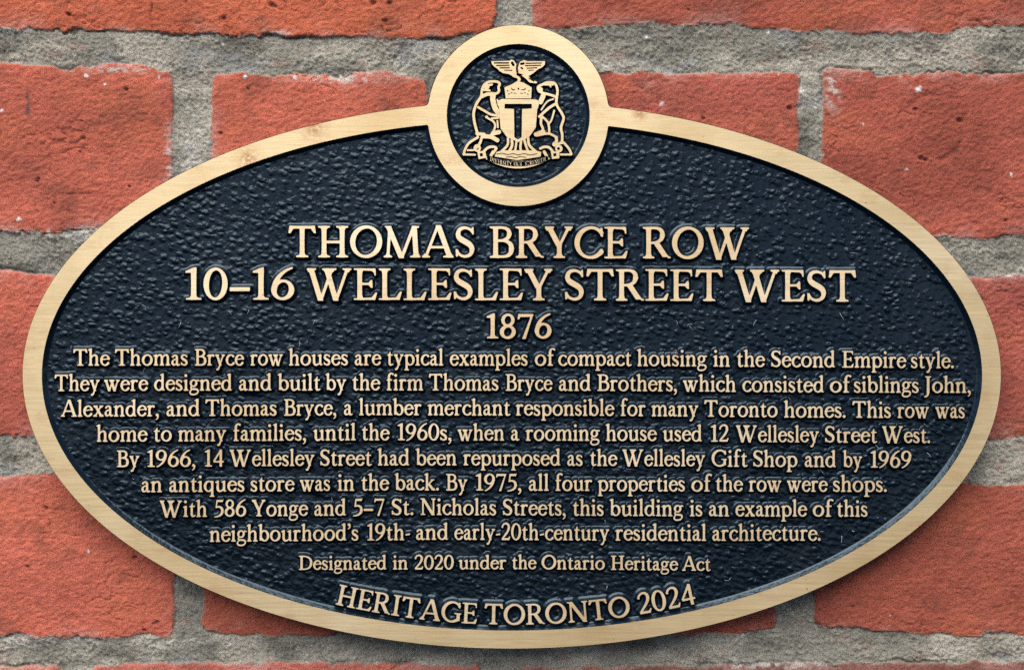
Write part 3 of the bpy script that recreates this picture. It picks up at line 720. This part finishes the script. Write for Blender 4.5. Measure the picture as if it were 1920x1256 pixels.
LINES = [
 ('title_lettering', 'title', .593, [('THOMAS', 540, 891), ('BRYCE', 918, 1177), ('ROW', 1205, 1406)], [(540, 482.5), (918, 483.8), (1400, 485.5)]),
 ('address_lettering', 'title', .593, [('10–16', 346, 552), ('WELLESLEY', 575, 1036), ('STREET', 1058, 1356), ('WEST', 1377.5, 1606)], [(346, 562), (980, 563), (1606, 566)]),
 ('date_lettering', 'date', .45, [('1876', 911.5, 1034)], [(960, 634.3)]),
 ('paragraph_lettering', 'body', .31, [('The', 137, 205), ('Thomas', 215, 352.3), ('Bryce', 365, 456.6), ('row', 469.3, 530.3), ('houses', 541.5, 652.7), ('are', 664.6, 714), ('typical', 725.3, 831.4), ('examples', 843.4, 989.6), ('of', 1002.8, 1039), ('compact', 1046.7, 1184), ('housing', 1194.7, 1325), ('in', 1337.3, 1369), ('the', 1381, 1433.5), ('Second', 1445.5, 1565.8), ('Empire', 1579, 1698.3), ('style.', 1707.9, 1788.6)], [(140, 685.5), (700, 684.8), (1200, 686), (1500, 688.4), (1780, 690.3)]),
 ('paragraph_lettering', 'body', .31, [('They', 102, 187), ('were', 195.4, 276.9), ('designed', 288.9, 435), ('and', 447.5, 509.3), ('built', 521.2, 600.7), ('by', 611, 649.3), ('the', 660, 712), ('firm', 724, 793.5), ('Thomas', 803.8, 934.9), ('Bryce', 948, 1035), ('and', 1047.4, 1107.8), ('Brothers,', 1120, 1269.5), ('which', 1280.7, 1380.2), ('consisted', 1392, 1545), ('of', 1556, 1594), ('siblings', 1600.8, 1723), ('John,', 1733, 1820.5)], [(110, 733), (700, 731.5), (1200, 733), (1500, 735.4), (1800, 736.6)]),
 ('paragraph_lettering', 'body', .31, [('Alexander,', 114, 298), ('and', 311.6, 374.6), ('Thomas', 384.7, 518.9), ('Bryce,', 532.4, 630.6), ('a', 644.3, 660.6), ('lumber', 673, 790), ('merchant', 802, 956.5), ('responsible', 967.2, 1151), ('for', 1162.9, 1210.3), ('many', 1221.6, 1309.7), ('Toronto', 1320.3, 1458), ('homes.', 1470, 1585.7), ('This', 1598, 1670.7), ('row', 1682.7, 1742), ('was', 1754, 1809.2)], [(120, 781), (700, 778.2), (1150, 779.4), (1500, 782.5), (1800, 783.7)]),
 ('paragraph_lettering', 'body', .31, [('home', 181, 275.7), ('to', 287.7, 322), ('many', 333.9, 424.2), ('families,', 436.7, 574), ('until', 587.5, 667.3), ('the', 678, 729.6), ('1960s,', 745, 846.7), ('when', 858.2, 945.7), ('a', 957.6, 973.2), ('rooming', 985.6, 1124), ('house', 1136, 1230.7), ('used', 1243, 1316.2), ('12', 1332.2, 1366.5), ('Wellesley', 1380, 1535.8), ('Street', 1546.6, 1644.4), ('West.', 1654, 1744.3)], [(180, 828), (700, 825), (1200, 826.4), (1500, 829), (1740, 830.3)]),
 ('paragraph_lettering', 'body', .31, [('By', 219, 261.5), ('1966,', 275.4, 366.5), ('14', 383.2, 420.4), ('Wellesley', 430.4, 589.7), ('Street', 600, 696.7), ('had', 708.2, 767.6), ('been', 780, 856.3), ('repurposed', 868.7, 1050.8), ('as', 1063.2, 1092.7), ('the', 1105.9, 1156.7), ('Wellesley', 1167, 1322.2), ('Gift', 1334.2, 1401.3), ('Shop', 1411.8, 1495.2), ('and', 1508.4, 1567.6), ('by', 1580.8, 1616.7), ('1969', 1631.8, 1709.2)], [(220, 875.5), (560, 873), (850, 872), (1250, 873.6), (1700, 876.5)]),
 ('paragraph_lettering', 'body', .31, [('an', 264.6, 304), ('antiques', 316.6, 458.7), ('store', 469.5, 551.4), ('was', 562.4, 619.2), ('in', 632.8, 664.6), ('the', 677, 728.6), ('back.', 740.6, 823.2), ('By', 836.4, 876.4), ('1975,', 891.5, 977.8), ('all', 991, 1029.3), ('four', 1040.8, 1110), ('properties', 1121, 1284.4), ('of', 1296.4, 1332.8), ('the', 1341.4, 1392.2), ('row', 1404.2, 1465.3), ('were', 1475.6, 1551), ('shops.', 1561.6, 1663)], [(270, 922.7), (760, 918.6), (1200, 920.6), (1660, 921.8)]),
 ('paragraph_lettering', 'body', .31, [('With', 299.4, 388.5), ('586', 401.2, 461.6), ('Yonge', 472.3, 576.8), ('and', 588.8, 648.8), ('5–7', 661.5, 720.7), ('St.', 733.9, 775.3), ('Nicholas', 788, 930.6), ('Streets,', 942.5, 1060.9), ('this', 1073.5, 1132.2), ('building', 1143.5, 1280.3), ('is', 1293.2, 1317.2), ('an', 1328.7, 1367.5), ('example', 1379, 1512.5), ('of', 1524, 1560.4), ('this', 1568.8, 1627)], [(300, 969), (800, 964.9), (1200, 967), (1620, 968.2)]),
 ('paragraph_lettering', 'body', .31, [('neighbourhood’s', 392.8, 672.3), ('19th-', 687.9, 769.3), ('and', 779.6, 840.5), ('early-20th-century', 852, 1142.5), ('residential', 1153.8, 1324.6), ('architecture.', 1335.2, 1539)], [(400, 1015.2), (830, 1011.4), (1250, 1013.3), (1530, 1013.3)]),
 ('designation_lettering', 'small', .265, [('Designated', 560.4, 724.5), ('in', 736.5, 764.7), ('2020', 777, 850.7), ('under', 860.3, 949), ('the', 959.7, 1005), ('Ontario', 1015.5, 1134), ('Heritage', 1145.3, 1270.6), ('Act', 1279, 1332.2)], [(560, 1067.8), (1000, 1066.4), (1330, 1069.6)]),
]
SKIRT = {'title': 7.2, 'date': 6.6, 'body': 6.0, 'small': 5.8, 'arch': 7.4}
CELL = {'title': 1.3, 'date': 1.2, 'body': .95, 'small': .9, 'arch': 1.1}
for name, kind, u, words, bl in LINES:
    c = Cast(); bl = np.array(bl, float)
    place = lambda x, y, xc: (x, y+np.interp(xc, bl[:, 0], bl[:, 1]))
    for wd, a0, a1 in words:
        letters(c, wd, a0, a1, u, SKIRT[kind], CELL[kind], BOLD[kind], place)
    c.build(name, [PALE_BRONZE, EDGE], plaque)
# the last line follows the curve of the rim
ACX, ABY, AR = 963.0, 1170.3, 1485.0
def arch(x, y, xc):
    th = (xc-ACX)/AR
    r = AR+y; off = x-xc
    return ACX+r*math.sin(th)+off*math.cos(th), ABY-AR+r*math.cos(th)-off*math.sin(th)
c = Cast()
for wd, a0, a1 in (('HERITAGE', 628.5, 894), ('TORONTO', 907.5, 1183), ('2024', 1199, 1307)):
    th0, th1 = math.asin((a0-ACX)/AR), math.asin((a1-ACX)/AR)
    letters(c, wd, ACX+th0*AR, ACX+th1*AR, .385, SKIRT['arch'], CELL['arch'], BOLD['arch'], arch)
c.build('arched_lettering', [PALE_BRONZE, EDGE], plaque)
# ---- crest inside the ring, drawn in a 1256-unit square that covers 230 px
CU = 230/1256
def cx_(px): return px
def B(*pts, w=24, n=10):
    """Smooth brush line through the points (Catmull-Rom)."""
    p = [np.array(q, float) for q in pts]; p = [p[0]]+p+[p[-1]]
    out = []
    for i in range(1, len(p)-2):
        for k in range(n):
            t = k/n
            q = .5*(2*p[i]+(p[i+1]-p[i-1])*t+(2*p[i-1]-5*p[i]+4*p[i+1]-p[i+2])*t*t+(3*p[i]-p[i-1]-3*p[i+1]+p[i+2])*t**3)
            out.append((q[0], q[1], w))
    out.append((p[-1][0], p[-1][1], w))
    return ('s', out)
def Dt(x, y, r): return ('s', [(x, y, 2*r), (x+.01, y, 2*r)])
def neg(pr): return (pr[0], pr[1], '-')

EAGLE = [P((332, 84), (520, 80), (538, 66), (566, 76), (600, 130), (606, 172), (588, 232), (552, 236), (515, 215), (455, 206), (418, 184), (394, 158), (362, 138), (342, 114)),
         P((886, 84), (880, 122), (850, 148), (812, 166), (762, 208), (700, 246), (655, 218), (612, 205), (606, 150), (626, 92), (668, 72), (704, 84)),
         B((560, 232), (600, 246), (622, 268), (610, 292), w=26), P((640, 226), (700, 226), (748, 268), (806, 298), (796, 311), (726, 302), (690, 264))]
EAGLE += [neg(q) for q in (B((366, 102), (508, 102), w=16), B((388, 128), (516, 126), w=13), B((424, 152), (520, 152), w=13), B((470, 176), (545, 178), w=11), B((548, 100), (560, 122), w=27),
          B((690, 106), (846, 103), w=13), B((684, 130), (838, 127), w=12), B((700, 156), (800, 152), w=12), B((716, 178), (766, 176), w=10), B((606, 104), (596, 150), (602, 206), w=20),
          B((640, 112), (664, 108), w=24), B((640, 150), (655, 160), w=17), B((720, 258), (770, 288), w=12), B((664, 250), (668, 262), w=10))]
CROWN = [P((468, 352), (540, 322), (598, 288), (662, 302), (748, 352), (742, 464), (482, 464))]
CROWN += [neg(q) for q in (B((540, 362), (556, 378), (574, 374), w=10), Dt(612, 366, 10), B((646, 374), (664, 378), (684, 364), w=10), B((500, 384), (504, 392), w=10), B((722, 384), (718, 392), w=10),
          B((508, 422), (520, 418), w=10), B((536, 408), (548, 408), w=9), B((566, 412), (590, 412), w=8), B((632, 412), (656, 412), w=8), B((672, 408), (684, 408), w=9), B((702, 420), (714, 424), w=10))]
SHIELD = [P((410, 486), (440, 470), (790, 474), (820, 490), (806, 560), (798, 660), (790, 760), (720, 862), (608, 912), (492, 856), (430, 772), (418, 650)),
          B((396, 478), (410, 540), w=16), B((404, 620), (412, 650), w=18), B((820, 500), (806, 560), w=14)]
SHIELD += [neg(P((470, 520), (748, 520), (748, 568), (650, 572), (645, 862), (607, 884), (570, 862), (566, 572), (470, 568)))]
MOUND = [B((505, 872), (500, 940), (446, 1000), w=24), B((545, 890), (545, 950), (515, 1008), w=28), B((592, 905), (585, 960), (575, 1010), w=22), B((640, 900), (632, 960), (640, 1010), w=24), B((672, 888), (690, 950), (712, 1010), w=24), B((712, 870), (722, 940), (786, 1004), w=26),
         P((388, 1012), (440, 996), (780, 996), (846, 1012), (838, 1060), (600, 1096), (368, 1058))]
MOUND += [neg(q) for q in (B((390, 1034), (450, 1026), (500, 1040), (560, 1030), (610, 1042), (670, 1030), (730, 1042), (800, 1030), w=9), B((485, 1066), (540, 1062), (580, 1072), (630, 1062), (690, 1070), w=9))]
BEAVER = [B((233, 446), (240, 372), (270, 316), (320, 293), (392, 293), (420, 316), (408, 350), (412, 390), (384, 414), (334, 410), w=25), Dt(286, 344, 30), B((256, 378), (318, 384), w=20), B((300, 330), (340, 322), w=22),
          B((232, 446), (300, 420), (362, 432), w=36), B((352, 440), (350, 480), (372, 560), (404, 606), w=54), B((372, 590), (408, 622), w=22),
          B((228, 450), (182, 520), (154, 610), (160, 700), (186, 800), (196, 838), w=27), B((200, 555), (262, 590), (330, 628), (404, 640), w=24), Dt(286, 654, 15),
          B((302, 668), (352, 698), (374, 740), (360, 792), (330, 838), w=21), B((340, 668), (404, 664), w=20), B((396, 694), (402, 760), w=18), B((352, 822), (412, 808), w=44),
          B((252, 852), (330, 858), (396, 892), w=42), B((186, 824), (262, 832), w=32), B((196, 862), (104, 922), (64, 990), (52, 1036), w=25), B((52, 1038), (168, 1040), w=20), B((236, 862), (216, 924), (176, 976), w=26), B((92, 994), (168, 992), w=18)]
BEAR = [B((1004, 452), (1012, 392), (998, 330), (966, 302), (904, 302), (858, 322), (814, 346), (820, 386), (860, 408), (940, 428), (1004, 452), w=25), Dt(834, 376, 28), B((880, 316), (960, 318), w=30), B((930, 330), (944, 346), w=12),
        B((866, 436), (838, 500), w=50), B((1004, 452), (1004, 528), (1058, 620), (1074, 672), (1048, 762), (1060, 836), (1058, 920), w=26), B((1000, 516), (938, 552), (880, 600), (826, 650), w=27), B((970, 470), (906, 498), (846, 580), w=16),
        B((978, 590), (952, 680), (926, 722), w=19), B((858, 652), (908, 702), (926, 764), (926, 820), w=22), B((846, 664), (842, 722), (862, 786), (800, 822), w=25), B((790, 832), (868, 806), w=42), B((800, 844), (920, 824), (1000, 862), w=23),
        B((1000, 862), (1000, 912), (976, 930), w=30), B((1058, 912), (1010, 936), w=26), Dt(984, 932, 26), B((1076, 916), (1130, 980), (1154, 1034), w=24), B((1044, 1038), (1154, 1038), w=20)]
ribbon_top = lambda x: 1105-55*((x-605)/300)**2
RIBBON = [P(*([(x, 1048+57*(1-((x-605)/325)**2)) for x in np.linspace(300, 910, 24)]+[(x, 1082+98*(1-((x-605)/330)**2)) for x in np.linspace(935, 275, 24)])),
          P((190, 1006), (272, 1000), (286, 1070), (204, 1086)), Dt(190, 972, 38), B((250, 1014), (300, 968), (352, 958), (384, 974), (352, 1026), w=26), P((944, 1010), (1032, 1004), (1030, 1076), (956, 1084)), Dt(1026, 978, 38),
          B((836, 976), (880, 960), (928, 968), (966, 1012), w=26), B((352, 1010), (330, 1050), w=30), B((876, 1010), (900, 1052), w=30)]
RIBBON += [neg(q) for q in (Dt(190, 976, 15), P((216, 1024), (246, 1022), (248, 1056), (220, 1060)), Dt(1022, 978, 15), P((968, 1030), (1000, 1022), (1000, 1052), (972, 1058)),
           B((316, 1078), (400, 1108), (500, 1128), (605, 1135), (710, 1128), (810, 1108), (894, 1078), w=52))]
def motto():
    """The motto's letters standing in the ribbon's dark band."""
    out = []
    words = [('DIVERSITY', 322, 544), ('OUR', 566, 648), ('STRENGTH', 680, 890)]
    for wd, a0, a1 in words:
        nat = sum(GL[c][0]*.86+10 for c in wd)-10; s = .40; sx = (a1-a0)/nat; x = a0
        for ch in wd:
            wdt = GL[ch][0]*.86*sx; xc = x+wdt/2
            yb = 1078+57*(1-((xc-605)/290)**2)+21; sl = -2*57*(xc-605)/290**2
            for pr in GL[ch][1]:
                pts = []
                for q in pr[1]:
                    dx = q[0]*.86*sx; dy = -q[1]*s
                    pts.append((x+dx, yb+dy+sl*(x+dx-xc))+((q[2]*.34,) if len(q) > 2 else ()))
                out.append((pr[0], pts))
            x += wdt+10*sx
    return out
g = np.arange(20, 1240, 4.6)
QX, QY = np.meshgrid(g, g)
fields = {}
for nm, prims in (('shield', SHIELD), ('crown', CROWN), ('eagle', EAGLE), ('ribbon', RIBBON), ('tree_mound', MOUND), ('beaver', BEAVER), ('bear', BEAR)):
    fields[nm] = shape_sdf(QX, QY, prims, 5.)
lett = None
for pr in motto():
    d = prim_sdf(QX, QY, pr); lett = d if lett is None else np.minimum(lett, d)
fields['ribbon'] = np.minimum(fields['ribbon'], lett)
taken = None; crest = None
for nm, D in fields.items():
    D = D*CU
    if taken is not None: D = np.maximum(D, .25-taken)         # pieces butt against each other, never overlap
    taken = D if taken is None else np.minimum(taken, D)
    w = 4.2
    (cv, ct), (sv, stt, sh) = relief(g*CU, g*CU, D, w)
    c = Cast()
    c.add(860+cv[:, 0], 100+cv[:, 1], FACE, ct, 0)
    c.add(860+sv[:, 0], 100+sv[:, 1], FIELD-RELIEF*sh, stt, 1)
    if nm == 'shield':
        crest = c.build('crest', [BRONZE, EDGE], plaque)
        crest['label'] = 'raised coat of arms with a letter T shield'
    else:
        c.build(nm, [BRONZE, EDGE], crest)

# ---- lint caught on the rough enamel: short pale fibres
fib = [(432, 590), (590, 600), (130, 655), (270, 690), (700, 700), (870, 760), (1420, 600), (1270, 610), (1010, 600), (1330, 590), (700, 540), (950, 585), (560, 640), (1185, 880), (1600, 995), (1580, 1005), (1660, 880), (1745, 800), (1590, 940), (1530, 840), (890, 960), (250, 900), (1480, 745), (1210, 650), (465, 580), (1010, 540), (640, 690), (1135, 975), (690, 1070), (1700, 760), (1540, 880), (1650, 840)]
rr = np.random.default_rng(3)
while len(fib) < 80:
    fx, fy = rr.uniform(120, 1800), rr.uniform(400, 1120)
    if ((fx-960)/850)**2+((fy-703)/450)**2 < 1: fib.append((fx, fy))
FV, FF, nb = [], [], 0
for px, py in fib:
    a, L, n = rr.uniform(0, 6.28), rr.uniform(5, 17), 7
    da = rr.uniform(-1.6, 1.6)/n
    x, y = px, py; rad = rr.uniform(.16, .36)
    for k in range(n):
        hgt = FIELD-.00012-.0004*math.sin(math.pi*k/(n-1))
        tx, ty = math.cos(a), math.sin(a)
        for q in range(4):
            an = q*math.pi/2
            FV.append(((x-ty*rad*math.cos(an)-960)*PX, hgt-rad*PX*math.sin(an), ZC-(y+tx*rad*math.cos(an)-628)*PX))
        if k:
            for q in range(4):
                b0, b1 = nb+(k-1)*4+q, nb+(k-1)*4+(q+1) % 4
                FF.append((b0, b1, b1+4, b0+4))
        a += da+rr.uniform(-.25, .25); x += math.cos(a)*L/n; y += math.sin(a)*L/n
    nb += 4*n
LINT, t, p = new_mat('pale lint')
p.inputs['Base Color'].default_value = (.30, .32, .34, 1); p.inputs['Roughness'].default_value = .8
lint = build('lint_fibres', FV, FF, [LINT])
lint['label'] = 'scattered pale lint fibres stuck on the dark plaque ground'
lint['category'] = 'lint'
lint['kind'] = 'stuff'
